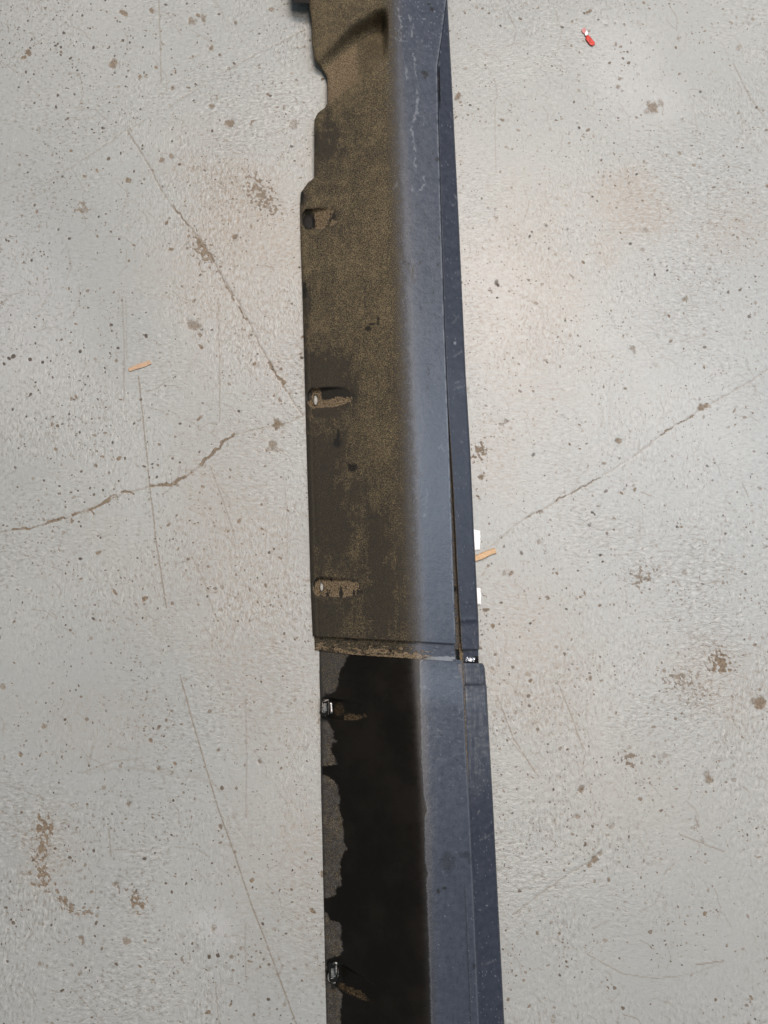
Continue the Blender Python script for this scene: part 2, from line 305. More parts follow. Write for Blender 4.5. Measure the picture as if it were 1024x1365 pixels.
    # worn-through and stained spots, measured one by one
    for x, y, r, g, d in [(38, 70, 5, .9, .45), (31, 77, 4, .9, .1), (151, 85, 6.5, .8, .2), (256, 28, 6, .7, .35), (271, 24, 5, .7, .45), (264, 20, 3, .8, .1), (306, 164, 6.5, .8, .25), (165, 17, 5, .8, .1), (216, 213, 5, .75, 0), (228, 208, 4, .7, 0),
                       (170, 240, 4.5, .8, .2), (313, 316, 5.5, .8, .2), (281, 64, 3.5, .8, .3), (293, 72, 3, .7, .6), (314, 30, 3, .7, .5), (392, 166, 8, .6, 0), (360, 178, 7, .5, 0), (110, 280, 5, .6, .4), (305, 92, 3, .6, .3), (362, 12, 4, .7, .1),
                       (341, 249, 6, .7, 0), (348, 262, 5, .6, 0), (357, 275, 5, .6, 0), (187, 146, 3, .3, .7), (8, 320, 2.5, .3, .8), (32, 350, 2.5, .3, .8), (42, 347, 3, .4, .8), (92, 318, 3, .3, .8), (78, 306, 3, .4, .7), (172, 302, 5, .5, .1), (215, 125, 3, .6, .3), (130, 337, 2, .4, .7),
                       (258, 434, 9, .7, .25), (269, 440, 4, .4, .6), (251, 428, 4, .5, .3), (195, 448, 4, .3, .95), (107, 468, 3.8, .2, .95), (157, 464, 2.6, .2, .9), (46, 436, 2.2, .2, .9), (17, 475, 4, .1, 1), (12, 478, 3, .1, 1), (5, 485, 2.8, .1, 1), (40, 479, 4, .1, .9), (57, 483, 3, .1, .9), (14, 420, 2, .2, .9), (82, 453, 2.8, .3, .8), (75, 453, 3, .5, .4),
                       (17, 546, 2.5, .2, .9), (41, 525, 3.2, .1, .95), (35, 555, 2, .2, .9), (117, 502, 2, .1, .9), (370, 566, 7.5, .9, .15), (363, 594, 8, .7, 0), (372, 600, 5, .6, 0), (356, 600, 4, .6, 0), (150, 590, 2.6, .2, .9), (58, 641, 3, .3, .7), (20, 623, 3, .2, .7), (183, 744, 2.4, .2, .9), (107, 745, 3, .2, .9), (134, 717, 2.4, .2, .9), (365, 732, 2.4, .2, .8),
                       (188, 746, 5, .4, .2), (402, 477, 3, .3, .9), (318, 548, 2.4, .2, .9), (172, 1071, 5.5, .6, .5), (211, 1024, 4, .7, .5), (154, 1178, 4.5, .7, .5), (158, 1183, 3, .7, .4), (193, 1255, 3.5, .8, .0), (168, 1254, 6, .7, .1), (108, 1250, 4, .75, .1), (111, 1257, 3, .7, .1), (285, 1236, 6, .6, 0), (346, 1015, 4, .7, .5), (411, 1114, 3.2, .6, .5), (294, 1101, 4, .8, .3), (296, 1116, 3, .7, .4), (347, 1270, 3.2, .5, .6), (351, 1279, 2.8, .4, .7), (10, 1282, 3.2, .2, .8), (38, 1213, 2.8, .3, .7), (74, 1226, 3, .3, .6), (227, 1265, 4, .3, .4),
                       (59, 968, 4.5, .7, .4), (62, 988, 3, .7, .3), (82, 1003, 4.5, .5, .1), (139, 930, 3.5, .5, .5), (141, 948, 3, .5, .6), (138, 940, 3, .6, .4), (229, 948, 3, .6, .5), (3, 915, 6, .7, 0), (3, 1082, 3.5, .6, .2), (4, 1180, 2, .4, .5),
                       (610, 128, 5.5, .8, .15), (627, 140, 2.2, .2, .9), (772, 170, 3, .3, .85), (798, 26, 3, .3, .7), (808, 33, 4, .5, .5), (820, 30, 3.5, .4, .5), (852, 31, 6, .5, .2), (826, 104, 3.5, .7, .2), (824, 114, 4, .7, .3), (830, 121, 3, .6, .2), (850, 98, 4, .5, .1), (848, 120, 3, .5, .3), (798, 123, 4, .4, .3), (870, 143, 10, .75, 0), (880, 137, 6, .6, .1), (862, 147, 5, .6, .1), (910, 158, 4, .5, .5), (905, 51, 4, .6, .1), (985, 63, 4.5, .6, .1), (644, 91, 3, .5, .3), (940, 155, 4, .5, 0), (934, 122, 3, .2, .7), (779, 17, 2.4, .2, .8), (667, 34, 2.2, .2, .8), (750, 36, 3, .3, .7),
                       (662, 376, 4.5, .5, .6), (664, 380, 2.5, .3, .9), (663, 397, 2, .2, .9), (913, 399, 5.5, .7, .1), (861, 306, 4, .6, .3), (857, 332, 4.5, .6, 0), (728, 300, 3.5, .5, .5), (757, 305, 3.5, .4, .5), (660, 278, 3, .6, 0), (663, 290, 2.5, .6, 0), (706, 315, 3, .4, .7), (709, 309, 2.5, .4, .7), (648, 320, 3, .5, .3), (942, 328, 3.5, .5, .4), (770, 163, 3, .4, .5), (790, 262, 2.5, .2, .8), (849, 232, 2.4, .1, .9), (873, 366, 2.2, .2, .85), (890, 360, 2.2, .2, .85), (920, 345, 3, .4, .5),
                       (935, 543, 5.5, .85, .2), (942, 540, 4, .8, .1), (711, 606, 4, .5, .6), (825, 587, 5, .75, .1), (843, 464, 5, .65, .1), (846, 469, 3, .6, .1), (874, 486, 4, .5, .2), (751, 555, 4, .5, .1), (641, 636, 4.5, .85, .2), (675, 562, 5, .6, 0), (800, 740, 2.8, .3, .8), (803, 749, 1.6, .1, .95), (810, 726, 3, .5, .3), (718, 722, 4, .6, .2), (721, 682, 4.5, .6, .2), (860, 771, 3.5, .5, .6), (865, 773, 2.5, .4, .6), (755, 812, 2.6, .3, .8), (755, 784, 2, .3, .8), (785, 700, 3, .3, .6), (790, 683, 2.4, .2, .8), (793, 686, 2, .2, .8), (913, 763, 5, .6, .1), (1013, 652, 3.5, .6, .4), (1020, 730, 4, .6, .3), (968, 712, 2.4, .3, .7), (840, 765, 2.4, .3, .7), (833, 652, 2.6, .6, .3), (980, 680, 4, .5, 0), (1003, 632, 2.8, .4, .5), (902, 702, 2, .1, .95), (672, 765, 4, .6, .1), (672, 762, 3, .6, .2), (933, 533, 3, .3, .5),
                       (742, 912, 3, .4, .5), (801, 907, 3, .7, .2), (757, 866, 2.2, .4, .6), (775, 1052, 5.5, .8, .25), (770, 1088, 5.2, .7, .15), (712, 1069, 3.5, .6, .2), (815, 1100, 5, .6, .1), (793, 1146, 6, .8, .15), (786, 1153, 4, .8, .1), (800, 1137, 4, .7, .1), (741, 1181, 3, .6, .1), (945, 1040, 7, .75, .1), (943, 1032, 5, .6, 0), (978, 1020, 3.4, .6, .1), (976, 1012, 3, .5, .2), (957, 1014, 5, .5, .1), (978, 1040, 4, .6, .1), (981, 1090, 3, .4, .6), (936, 1121, 4, .6, .1), (938, 1124, 3, .6, .2), (857, 1045, 4, .5, .1), (1013, 938, 8, .85, 0), (1005, 935, 5, .7, 0), (728, 1107, 2.6, .4, .5), (837, 1155, 2.4, .2, .8), (776, 1296, 2.2, .2, .9), (886, 1255, 3, .3, .6), (738, 1355, 5, .6, 0), (736, 1362, 4, .6, 0), (681, 1275, 3, .3, .6), (940, 1267, 2.8, .4, .6), (733, 1070, 2, .3, .7), (930, 1100, 4, .5, .1), (970, 1187, 5, .4, 0)]:
        if g: stamp(grime, x, y, r*.92, g*.85, 1+.5*rng.random(), rng.random()*3, .5, .75, .0003)
        if d: stamp(dark, x, y, r*.66, d*.9, 1+.5*rng.random(), rng.random()*3, .45, .6, .0004)
    for i, (x, y, r, s, ax, an, thr) in enumerate([(55, 1132, 18, .72, 2.6, 1.62, .04), (60, 1102, 13, .85, 1.4, 1.2, -.06), (57, 1170, 12, .72, 1.8, 1.5, .0), (84, 1200, 10, .72, 2.0, .8, .0), (97, 1212, 8, .7, 1.6, .5, .0), (114, 1217, 6, .68, 2.8, -.1, .0), (35, 1120, 14, .5, 1.5, 1.5, .1), (183, 1200, 20, .75, 1.7, .9, .12), (35, 1165, 18, .5, 1.3, 1.5, .2), (100, 1075, 16, .5, 1.6, 0, .2),
                       (640, 600, 18, .7, 1.3, 1.5, .05), (672, 565, 12, .5, 1.3, .4, .1), (962, 884, 17, .85, 1.15, .8, -.08), (905, 905, 20, .6, 2.2, .1, .12), (838, 1012, 17, .65, 1.4, .1, .08), (885, 1012, 16, .5, 1.4, -.4, .12), (930, 1100, 20, .5, 1.2, .8, .14), (895, 1257, 16, .4, 1.4, .2, .15), (855, 770, 22, .6, 1.5, -.6, .12), (925, 925, 80, .5, 1.4, .4, .28), (835, 765, 30, .4, 1.3, 0, .22),
                       (250, 400, 40, .4, 1.6, 1.0, .22), (270, 335, 22, .65, 1.7, .9, .05), (350, 262, 24, .65, 2.0, .9, .03), (45, 262, 18, .4, 1.6, .3, .12), (110, 278, 14, .6, 1.2, 0, .06), (175, 330, 90, .35, 1.3, .5, .28), (300, 245, 90, .45, 1.3, .6, .22), (685, 320, 50, .35, 1.3, .9, .24), (110, 940, 50, .4, 1.8, .2, .24), (200, 940, 60, .4, 1.6, .1, .24), (215, 840, 60, .4, 1.5, 1.2, .24), (55, 768, 12, .4, 1.0, 0, .05), (700, 1240, 30, .35, 1.6, 1.2, .18), (970, 70, 60, .3, 1.3, .4, .28), (860, 190, 70, .3, 1.4, .6, .28), (675, 520, 25, .35, 1.6, .4, .15), (880, 110, 26, .35, 2, .4, .15), (950, 865, 50, .45, 1.5, .2, .2), (770, 780, 120, .28, 1.5, .2, .3)]):
        patch(grime, x, y, r, s, ax, an, thr, 150 if r < 30 else 210, i)
    # the countless small specks
    nsp = 0
    clus = fbm(X[::12, ::12]*3.4, Y[::12, ::12]*3.4, 33, 3)
    while nsp < 1500:
        x = rng.uniform(-40, 1064); y = rng.uniform(-40, 1405)
        wp = P(x, y); r0 = np.searchsorted(-ys, -wp[1]); c0 = np.searchsorted(xs, wp[0])
        dens = clus[min(r0//12, clus.shape[0]-1), min(c0//12, clus.shape[1]-1)]
        top = 1.15 if (y < 420 and x < 420) else .85
        if rng.random() > np.clip(.45+1.3*dens, .08, 1)*top: continue
        r = .75 + .8*rng.random()**3 + (1.0 if rng.random() < .03 else 0)
        brown = rng.random()
        if brown < .5: stamp(grime, x, y, r*1.2, .45+.35*rng.random(), 1+rng.random(), rng.random()*3, .6, .5)
        else: stamp(dark, x, y, r, .3+.5*rng.random(), 1+.6*rng.random(), rng.random()*3, .55, .4, .0003)
        nsp += 1
    for k in range(560):                                       # faint brown blots of trodden dust, in groups
        if k % 5 == 0: gx_, gy_ = rng.uniform(0, 1024), rng.uniform(0, 1365)
        stamp(grime, gx_+rng.normal(0, 22), gy_+rng.normal(0, 22), 1.2+1.9*rng.random()**2.2, .40+.45*rng.random(), 1+rng.random(), rng.random()*3, .6, 1.1)
    for k in range(26):                                        # families of faint trowel and broom sweeps
        x0, y0, rr, a0 = rng.uniform(0, 1024), rng.uniform(0, 1365), rng.uniform(60, 260), rng.uniform(0, 6.28)
        for q in range(rng.integers(3, 8)):
            r_ = rr+rng.normal(0, 9)+q*4.5; a1 = a0+rng.normal(0, .12); da = rng.uniform(.15, .55)
            line(scr, [(x0+r_*(math.cos(a1+t*da)-math.cos(a0)), y0+r_*(math.sin(a1+t*da)-math.sin(a0))) for t in (0, .25, .5, .75, 1)], .7, .10+.14*rng.random(), .5, .1, seed=k)
    for k in range(260):                                       # crowd of dark pits in the far left corner and along the left
        x, y = (rng.normal(95, 75), rng.normal(95, 75)) if k < 190 else (rng.normal(110, 60), rng.normal(560, 70))
        stamp(dark, x, y, .9+1.0*rng.random()**2, .5+.4*rng.random(), 1+.5*rng.random(), rng.random()*3, .5, .5, .0003)
    for k in range(900):                                       # hair-fine random scratches
        x = rng.uniform(-20, 1044); y = rng.uniform(-20, 1385); L = 5+24*rng.random()**2; a = rng.normal(1.2 if rng.random() < .5 else .3, .5)
        line(scr, [(x, y), (x+L*math.cos(a), y+L*math.sin(a)), (x+L*math.cos(a+.25)*1.7, y+L*math.sin(a+.25)*1.7)], .5, .16+.36*rng.random(), .3)
    wear = np.stack([grime, dark, scr, pale], -1).reshape(-1, 4)
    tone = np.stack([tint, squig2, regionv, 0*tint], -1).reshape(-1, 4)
    v = np.stack([X, Y, Z], -1).reshape(-1, 3)
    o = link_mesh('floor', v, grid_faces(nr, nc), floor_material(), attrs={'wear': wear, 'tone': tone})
    o['kind'] = 'structure'
    return o
build_floor()

# ------------------------------------------------------------------ materials of the covers
def cover_material():
    m = N('moulded_plastic'); co = m.coords()
    dust, wet, pale, dark = m.attr('wear'); mud, scuff, clean, grey = m.attr('soil')
    g1 = m.noise(co, 560, 3, .7); g0 = m.noise(co, 1300, 2, .6); g2 = m.noise(co, 120, 4, .6); g3 = m.noise(m.scalev(co, (1, .12, 1)), 260, 4, .6)
    haze = m.mix(m.ramp(g2, .3, .7), col(.030, .039, .058), col(.039, .049, .072))
    haze = m.mix(m.ramp(g3, .45, .75, 0, .35), haze, col(.058, .066, .084))
    haze = m.mix(m.ramp(g0, .52, .72, 0, .35), haze, col(.10, .105, .115))
    base = m.mix(clean, haze, m.mix(m.ramp(g2, .3, .7), col(.023, .028, .042), col(.032, .038, .054)))
    base = m.mix(grey, base, m.mix(m.ramp(g1, .35, .65), col(.025, .022, .018), col(.014, .0125, .011)))
    base = m.mix(m.math('MULTIPLY', scuff, m.ramp(g3, .35, .65, .2, 1)), base, col(.12, .125, .14))
    # road dust: grains over the dark plastic
    gr = m.math('ADD', m.math('MULTIPLY', g1, .75), m.math('MULTIPLY', g0, .35))
    grain = m.ramp(gr, .43, .67, -.65, .62)
    df = m.math('ADD', m.math('MULTIPLY', dust, .80), m.math('MULTIPLY', grain, m.ramp(dust, .0, .30)), clamp=True)
    dcol = m.mix(m.ramp(g2, .3, .7), col(.168, .132, .075), col(.118, .093, .057))
    dcol = m.mix(m.ramp(g0, .55, .70, 0, .6), dcol, col(.25, .21, .14))
    dirty = m.mix(df, base, dcol)
    mudc = m.mix(m.ramp(g1, .38, .62), col(.050, .036, .022), col(.205, .158, .102))
    mf = m.math('MULTIPLY', m.ramp(m.math('ADD', mud, m.math('MULTIPLY_ADD', g1, 1.3, -.65)), .22, .55), m.ramp(mud, 0, .3))
    dirty = m.mix(mf, dirty, mudc)
    dirty = m.mix(pale, dirty, col(.27, .29, .32))
    wcol = m.mix(m.ramp(mud, .25, .9), m.mix(m.ramp(m.noise(co, 16, 5, .6), .38, .70), col(.0050, .0042, .0034), col(.0085, .0074, .0060)), m.mix(m.ramp(g1, .42, .6), col(.012, .009, .006), col(.075, .053, .030)))
    c = m.mix(wet, dirty, wcol)
    c = m.mix(dark, c, col(.008, .008, .008))
    r = m.fmix(m.math('MAXIMUM', df, mf), m.ramp(g2, .3, .7, .30, .38), .92)
    r = m.fmix(grey, r, .55); r = m.fmix(wet, r, m.ramp(g2, .3, .7, .26, .36))
    r = m.fmix(m.math('MULTIPLY', clean, .5), r, .36)
    spec = m.fmix(m.math('MAXIMUM', df, mf), m.fmix(clean, .50, .22), .10); spec = m.fmix(m.math('MULTIPLY', grey, .8), spec, .10); spec = m.fmix(wet, spec, .15)
    bh = m.math('ADD', m.math('MULTIPLY', g1, m.math('ADD', m.math('MULTIPLY', m.math('MAXIMUM', df, mf), 1.2), .20)), m.math('MULTIPLY', g2, .4))
    bh = m.math('MULTIPLY', bh, m.math('SUBTRACT', 1.0, m.math('MULTIPLY', wet, .85)))
    return m.out(Base_Color=c, Roughness=r, Specular_IOR_Level=spec, Normal=m.bump(bh, .0012, .75))
M_COVER = cover_material()
M_BLACK = plain('glossy_black_plastic', (.008, .008, .008), .14, 0, .3, 300, 0, .3)
M_STEEL = plain('dull_steel', (.42, .41, .40), .38, 1.0, .35, 350, .0002)
M_PALE = plain('pale_plastic', (.36, .35, .32), .55, 0, .45, 500, .0003)
M_TORN = plain('torn_bright_foil', (.78, .80, .84), .22, 1.0, .25, 500, .0006)
M_MATT = plain('matt_black_plastic', (.014, .013, .012), .6, 0, .3, 300, .0003, .12)

# profile of the covers: measured edges (photo row, photo column)
UL = [(-200, 404), (0, 411), (28, 415), (58, 416), (80, 419), (95, 431), (103, 436), (137, 436.5), (144, 433), (150, 424), (160, 419), (237, 419), (243, 411), (257, 401), (275, 400), (330, 401), (400, 403.5), (530, 407), (620, 409.5), (700, 412), (780, 414), (848, 417)]
URI = [(-200, 495), (0, 515), (200, 521), (400, 528), (600, 537), (800, 545), (870, 548)]          # ridge
UR = [(-200, 622), (0, 595), (45, 589.5), (88, 583), (150, 584), (290, 588), (450, 593), (560, 597.5), (600, 599), (700, 602.5), (750, 604), (850, 607.5)]
ULIP = [(-200, 588), (0, 596.5), (100, 602), (300, 612), (500, 621), (600, 627), (700, 631.5), (830, 638), (866, 639)]
LL = [(868, 424.5), (930, 427), (1065, 428), (1200, 430.5), (1365, 433.5), (1500, 436)]
LRI = [(868, 549), (960, 555), (1090, 562), (1365, 571), (1500, 576)]
LR = [(868, 614.5), (900, 617), (1000, 621), (1065, 625), (1160, 629.5), (1200, 631.5), (1365, 638.5), (1500, 644)]
LLIP = [(884, 645), (893, 646.5), (912, 648), (915, 648.8), (960, 651), (1065, 657), (1200, 664), (1365, 672.5), (1500, 679)]
MM = .00112                                                     # metres per photo pixel on the covers
def prof(px, xl, xm, zr=.064, s1=.40, s2=.33, k=9.0, curl=True):
    a = np.logaddexp(0, (xm-px)/k)*k; b = np.logaddexp(0, (px-xm)/k)*k
    z = zr - MM*(s1*a + s2*b)
    if curl:
        e = np.clip(5.0-(px-xl), 0, 5.0); z = z - .00014*e*e    # rolled outer edge
    return z
def pocket(px, py, cx, cy, L, h, D, an=0.0, hL=4.0, narrow=.25):
    """a moulded pocket: deep at its left end, running out to the right"""
    u = (px-cx)*math.cos(an)+(py-cy)*math.sin(an); v = -(px-cx)*math.sin(an)+(py-cy)*math.cos(an)
    hh = h*np.sqrt(np.clip(1-np.clip((u-.35*L)/(.65*L), 0, 1)**2, .01, 1))*np.sqrt(np.clip((u+hL+4)/8, .01, 1))
    wall = 1-sstep(hh-3.2, hh+.8, np.abs(v))
    along = np.clip(1-(u-8)/(L-8), 0, 1); along = along*along*(1.6-.6*along)
    d = np.minimum(along, 1)*sstep(-hL-4, -hL+1.5, u)
    return D*d*wall, u, v
def cover_part(name, root, rows, ncol, fl, fr, zfun, attrfun, hole=None, th=.0024):
    fy, = rows,
    S = np.linspace(0, 1, ncol)
    PY = fy(S); nr = PY.shape[0]
    XL, XR = fl(PY), fr(PY)
    PX = XL+(XR-XL)*S[None, :]
    px = PX.ravel().copy(); py = PY.ravel().copy()
    F = grid_faces(nr, ncol)
    if hole:
        keep = np.ones(len(F), bool)
        for hx, hy, hrx, hry in hole:
            rr = np.hypot((px-hx)/hrx, (py-hy)/hry)
            fc = rr[F].mean(1) < 1
            keep &= ~fc
            vin = np.zeros(len(px), bool); vin[F[fc].ravel()] = True
            vout = np.zeros(len(px), bool); vout[F[~fc].ravel()] = True
            b = vin & vout; s = 1/np.maximum(rr[b], .2)
            px[b] = hx+(px[b]-hx)*s; py[b] = hy+(py[b]-hy)*s
        F = F[keep]
    z = zfun(px, py)
    x, y, z = P(px, py, z)
    V = np.stack([x, y, z], -1)
    at = attrfun(px, py, x, y)
    used = np.unique(F); remap = -np.ones(len(V), np.int64); remap[used] = np.arange(len(used))
    o = link_mesh(name, V[used], remap[F], M_COVER, root, {k: a[used] for k, a in at.items()})
    if th: solidify(o, th)
    return o
def pack(px, **kw):
    z = np.zeros_like(px); g = lambda k: np.clip(kw.get(k, z), 0, 1)+z
    return {'wear': np.stack([g('dust'), g('wet'), g('pale'), g('dark')], -1), 'soil': np.stack([g('mud'), g('scuff'), g('clean'), g('grey')], -1)}
def blob(px, py, x, y, rx, ry, n, amp=.5, soft=.25):
    d = np.hypot((px-x)/rx, (py-y)/ry)+amp*n; return 1-sstep(1-soft, 1+soft, d)
def speckle(px, py, cells, seed, thr):
    return sstep(thr, thr+.03, vnoise(px*cells, py*cells, seed))

# ---------------------------------------------------------------- the upper cover
base_u = PP(500, 300, 0)
upper = thing('sill_cover', base_u, 'long dark plastic sill cover caked in dry brown dust down its left side', 'sill cover', 'plastic sill covers laid end to end on the floor')
def seam(s): return 848+10.5*s
def rows_upper(S):
    t = np.linspace(0, 1, 690)[:, None]
    return -170 + t*(seam(S)[None, :]+170)
def valley(px, py):
    # folded hollow near the far end: the sheet dives to a crease and climbs back in one broad facet
    cy = np.interp(px, [400, 425, 440, 470, 500, 530], [101, 96, 84, 58, 42, 38])
    ty = np.interp(px, [400, 436, 460, 490, 515, 530], [158, 140, 122, 100, 78, 70])
    by = cy-np.interp(px, [400, 440, 470, 515], [22, 27, 31, 36])
    q = np.where(py < cy, sstep(by, cy, py), 1-np.clip((py-cy)/(ty-cy), 0, 1))
    q = np.where(py < by-.1, 0, q)
    side = 1-sstep(509, 519, px)
    return q*side, cy, ty
def z_upper(px, py):
    xl = tab(py, UL); xm = tab(py, URI)
    z = prof(px, xl, xm)
    q, cy, ty = valley(px, py); z = z-np.interp(px, [424, 440, 470, 515], [.010, .018, .031, .043])*q
    z = z+.0018*np.exp(-((py-ty)/2.2)**2)*(1-sstep(500, 516, px))
    lift = (1-sstep(40, 120, py))*.006*(1-sstep(440, 520, px)); z = z+lift
    for cx, cy2, L, h, D, an in [(409, 293, 48, 14, .0105, -.10), (416, 531, 62, 13, .0098, -.07), (424, 782, 66, 12.5, .0085, .06)]:
        d, u, v = pocket(px, py, cx, cy2, L, h, D, an); z = z-d
    # long shallow flutes and the inner bead of the edge
    z = z - .0006*np.exp(-((px-(xl+8))/1.6)**2)*sstep(400, 440, py)
    z = z + .0011*np.exp(-((px-(xl+50))/22)**2)*np.sin(py/47.)*.5
    z = z + .0004*fbm(px/60, py/90, 201, 2)
    # outer face: faint dents
    z = z - .0005*np.exp(-(((px-547)/7)**2+((py-362)/14)**2))
    return z
def a_upper(px, py, x, y):
    n = fbm(px/38, py/46, 301, 4); n2 = fbm(px/9, py/13, 302, 3); n3 = fbm(px/4, py/5, 303, 2); st_ = fbm(px/5, py/70, 304, 3)
    xl = tab(py, UL); xm = tab(py, URI); xr = tab(py, UR)
    lvl = np.interp(py, [-200, 0, 120, 260, 420, 520, 600, 700, 860], [.74, .74, .68, .64, .58, .42, .36, .22, .19])
    dust = lvl+.52*n+.20*n2+.20*st_
    for bx, by, rx, ry, s in [(434, 195, 20, 34, .42), (470, 165, 30, 16, .20), (428, 505, 34, 38, .36), (455, 528, 26, 22, .30), (422, 640, 20, 60, .25), (440, 690, 30, 40, .2), (500, 720, 18, 40, .15), (450, 590, 8, 14, .3), (480, 655, 12, 20, .25), (410, 400, 5, 22, .4), (402, 262, 7, 10, .5), (425, 830, 30, 20, .15), (508, 800, 14, 60, .15), (445, 255, 20, 8, .1), (440, 600, 30, 20, .1)]:
        dust = dust-1.55*s*blob(px, py, bx, by, rx, ry, n2, .7, .7)
    for bx, by, rx, ry, s in [(498, 580, 22, 70, .22), (490, 400, 30, 120, .12), (480, 720, 14, 16, .3), (470, 740, 8, 10, .3), (520, 620, 6, 90, .1), (470, 30, 40, 40, .10), (460, 110, 26, 24, .25)]:
        dust = dust+s*blob(px, py, bx, by, rx, ry, n2, .6, .8)
    dust = dust-.30*(1-sstep(2, 8, px-xl))*sstep(390, 450, py)
    fade = 1-sstep(-16, 13, px-xm+5*n2+2*n3)
    thin = .16*(1-sstep(5, 24, px-xm+4*n2))
    dust = np.clip(dust, .10, .95)*fade+thin*(1-fade)
    mud = np.zeros_like(px); dark = np.zeros_like(px); pale = np.zeros_like(px)
    # mud lodged in the pockets
    for k, (cx, cy2, L, h, an) in enumerate([(409, 293, 48, 14, -.10), (416, 531, 62, 13, -.07), (424, 782, 66, 12.5, .06)]):
        d, u, v = pocket(px, py, cx, cy2, L, h, 1.0, an)
        ins = sstep(.0, .10, d+.10*n3)*(d > .004)
        if k == 0: mm = ins*sstep(-.25, .35, 1.1*n2+.25-1.1*(u/L-.5))*sstep(4, 14, u+4*n2)*.85
        elif k == 1: mm = ins*np.maximum(sstep(-.15, .25, v/h-.15+.5*n2), sstep(-.2, .2, .5-np.abs(u-6)/12+.4*n2))*.95
        else: mm = ins*sstep(-.35, .2, n2+.1+.25*n3)*.72
        mud = np.maximum(mud, mm)
        dust = dust-.35*ins
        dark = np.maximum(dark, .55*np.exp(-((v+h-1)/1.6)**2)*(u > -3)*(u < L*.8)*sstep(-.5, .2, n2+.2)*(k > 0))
    mud = np.maximum(mud, .35*((px < 512)*sstep(0, 6, py-np.interp(px, [400, 425, 440, 470, 500], [101, 96, 84, 58, 42]))*(1-sstep(-3, 3, py-np.interp(px, [400, 436, 460, 490, 515], [158, 140, 122, 100, 78]))))*(1-.75*sstep(470, 482, px+3*n2))*(1-sstep(505, 518, px))*1.8)  # lit facet of the hollow painted tan through the mud mask
    dark = np.maximum(dark, blob(px, py, 412, 295, 8, 11, n2, .6)*.9)  # shade of the hole painted dark around the far slot
    for bx, by, rx, ry in [(450, 590, 5, 7), (451, 580, 2, 8), (470, 623, 6.5, 5), (466, 620, 2, 3), (491, 438, 4.5, 4), (496, 432, 3, 2), (406, 388, 3.5, 11), (401, 262, 4, 9), (504, 428, 1.5, 6)]:
        dark = np.maximum(dark, .85*blob(px, py, bx, by, rx, ry, n3, .45))
    for bx, by, rx, ry in [(571, 492, 1.2, 3), (571, 499, 1.5, 3), (570, 517, 1.6, 3), (566, 97, 4, 3), (567, 103, 2.5, 2), (569, 100, 2.5, 3), (560, 350, 1.6, 2.4), (578, 390, 1.5, 1.5), (561, 411, 1.6, 2), (563, 338, 1.3, 1.5), (565, 333, 1.2, 2), (584, 353, 2, 2.5), (586, 317, 1.4, 3), (577, 205, 1.5, 1), (583, 212, 2.6, 3), (576, 12, 3, 3), (572, 5, 2, 2), (551, 361, 2, 9), (545, 352, 2.5, 2.5)]:
        dark = np.maximum(dark, .75*blob(px, py, bx, by, rx, ry, n3, .4))
    dark = np.maximum(dark, .45*(1-sstep(1.5, 3.5, poly_dist(px, py, [(540, 350), (547, 360), (552, 375)]))))
    # water-mark rims, dried white
    jx = px+3.2*n3+2*n2; jy = py+3*fbm(px/5, py/6, 306, 2)
    for pts, s in [([(552, 72), (554, 95), (557, 130), (556, 150), (549, 168), (551, 185), (554, 205), (553, 218), (558, 228), (565, 235), (567, 245), (560, 254), (554, 260)], .6), ([(533, 22), (536, 36), (531, 44), (535, 54)], .55), ([(545, 20), (551, 32), (549, 48), (556, 52)], .55), ([(541, 88), (543, 104), (539, 110)], .5), ([(530, 10), (531, 14)], .6), ([(551, 250), (549, 258)], .4), ([(584, 598), (590, 592), (592, 600)], .35), ([(570, 652), (566, 690)], .25), ([(540, 232), (543, 240)], .3), ([(530, 243), (525, 252)], .3), ([(560, 155), (567, 160)], .3)]:
        pale = np.maximum(pale, .62*s*(1-sstep(.4, 1.6, poly_dist(jx, jy, pts)))*sstep(-.2, .2, n2+.08))
    pale = np.maximum(pale, .42*speckle(px, py, .52, 310, .66)*(px > xm-14)*(sstep(300, 0, py)*.8+.15)*sstep(-.1, .35, n))
    pale = np.maximum(pale, .35*sstep(.55, .65, vnoise(px*.5, py*.5, 311))*(px > xm+10)*sstep(120, 30, py))
    dark = np.maximum(dark, .6*sstep(.68, .72, vnoise(px*.45, py*.38, 312))*(px > xm+14))
    pale = np.maximum(pale, .30*np.exp(-((px-(xr-1))/1.0)**2)*sstep(.0, .4, n2+.35))
    return pack(px, grey=1-sstep(-8, 26, px-xm+3*n2), dust=dust, mud=mud, dark=dark, pale=pale, clean=.25*sstep(120, 20, py)*(px > xm)+.15*(1-fade)*(1-sstep(6, 22, px-xm)))  # grey carried past the ridge paints its dark reflection into the base colour
shell = cover_part('shell', upper, rows_upper, 150, lambda y: tab(y, UL), lambda y: tab(y, UR), z_upper, a_upper, hole=[(410.5, 297.5, 5.2, 8.5), (420.5, 533, 3.3, 7.5), (428.5, 782.5, 3.0, 6.5)])
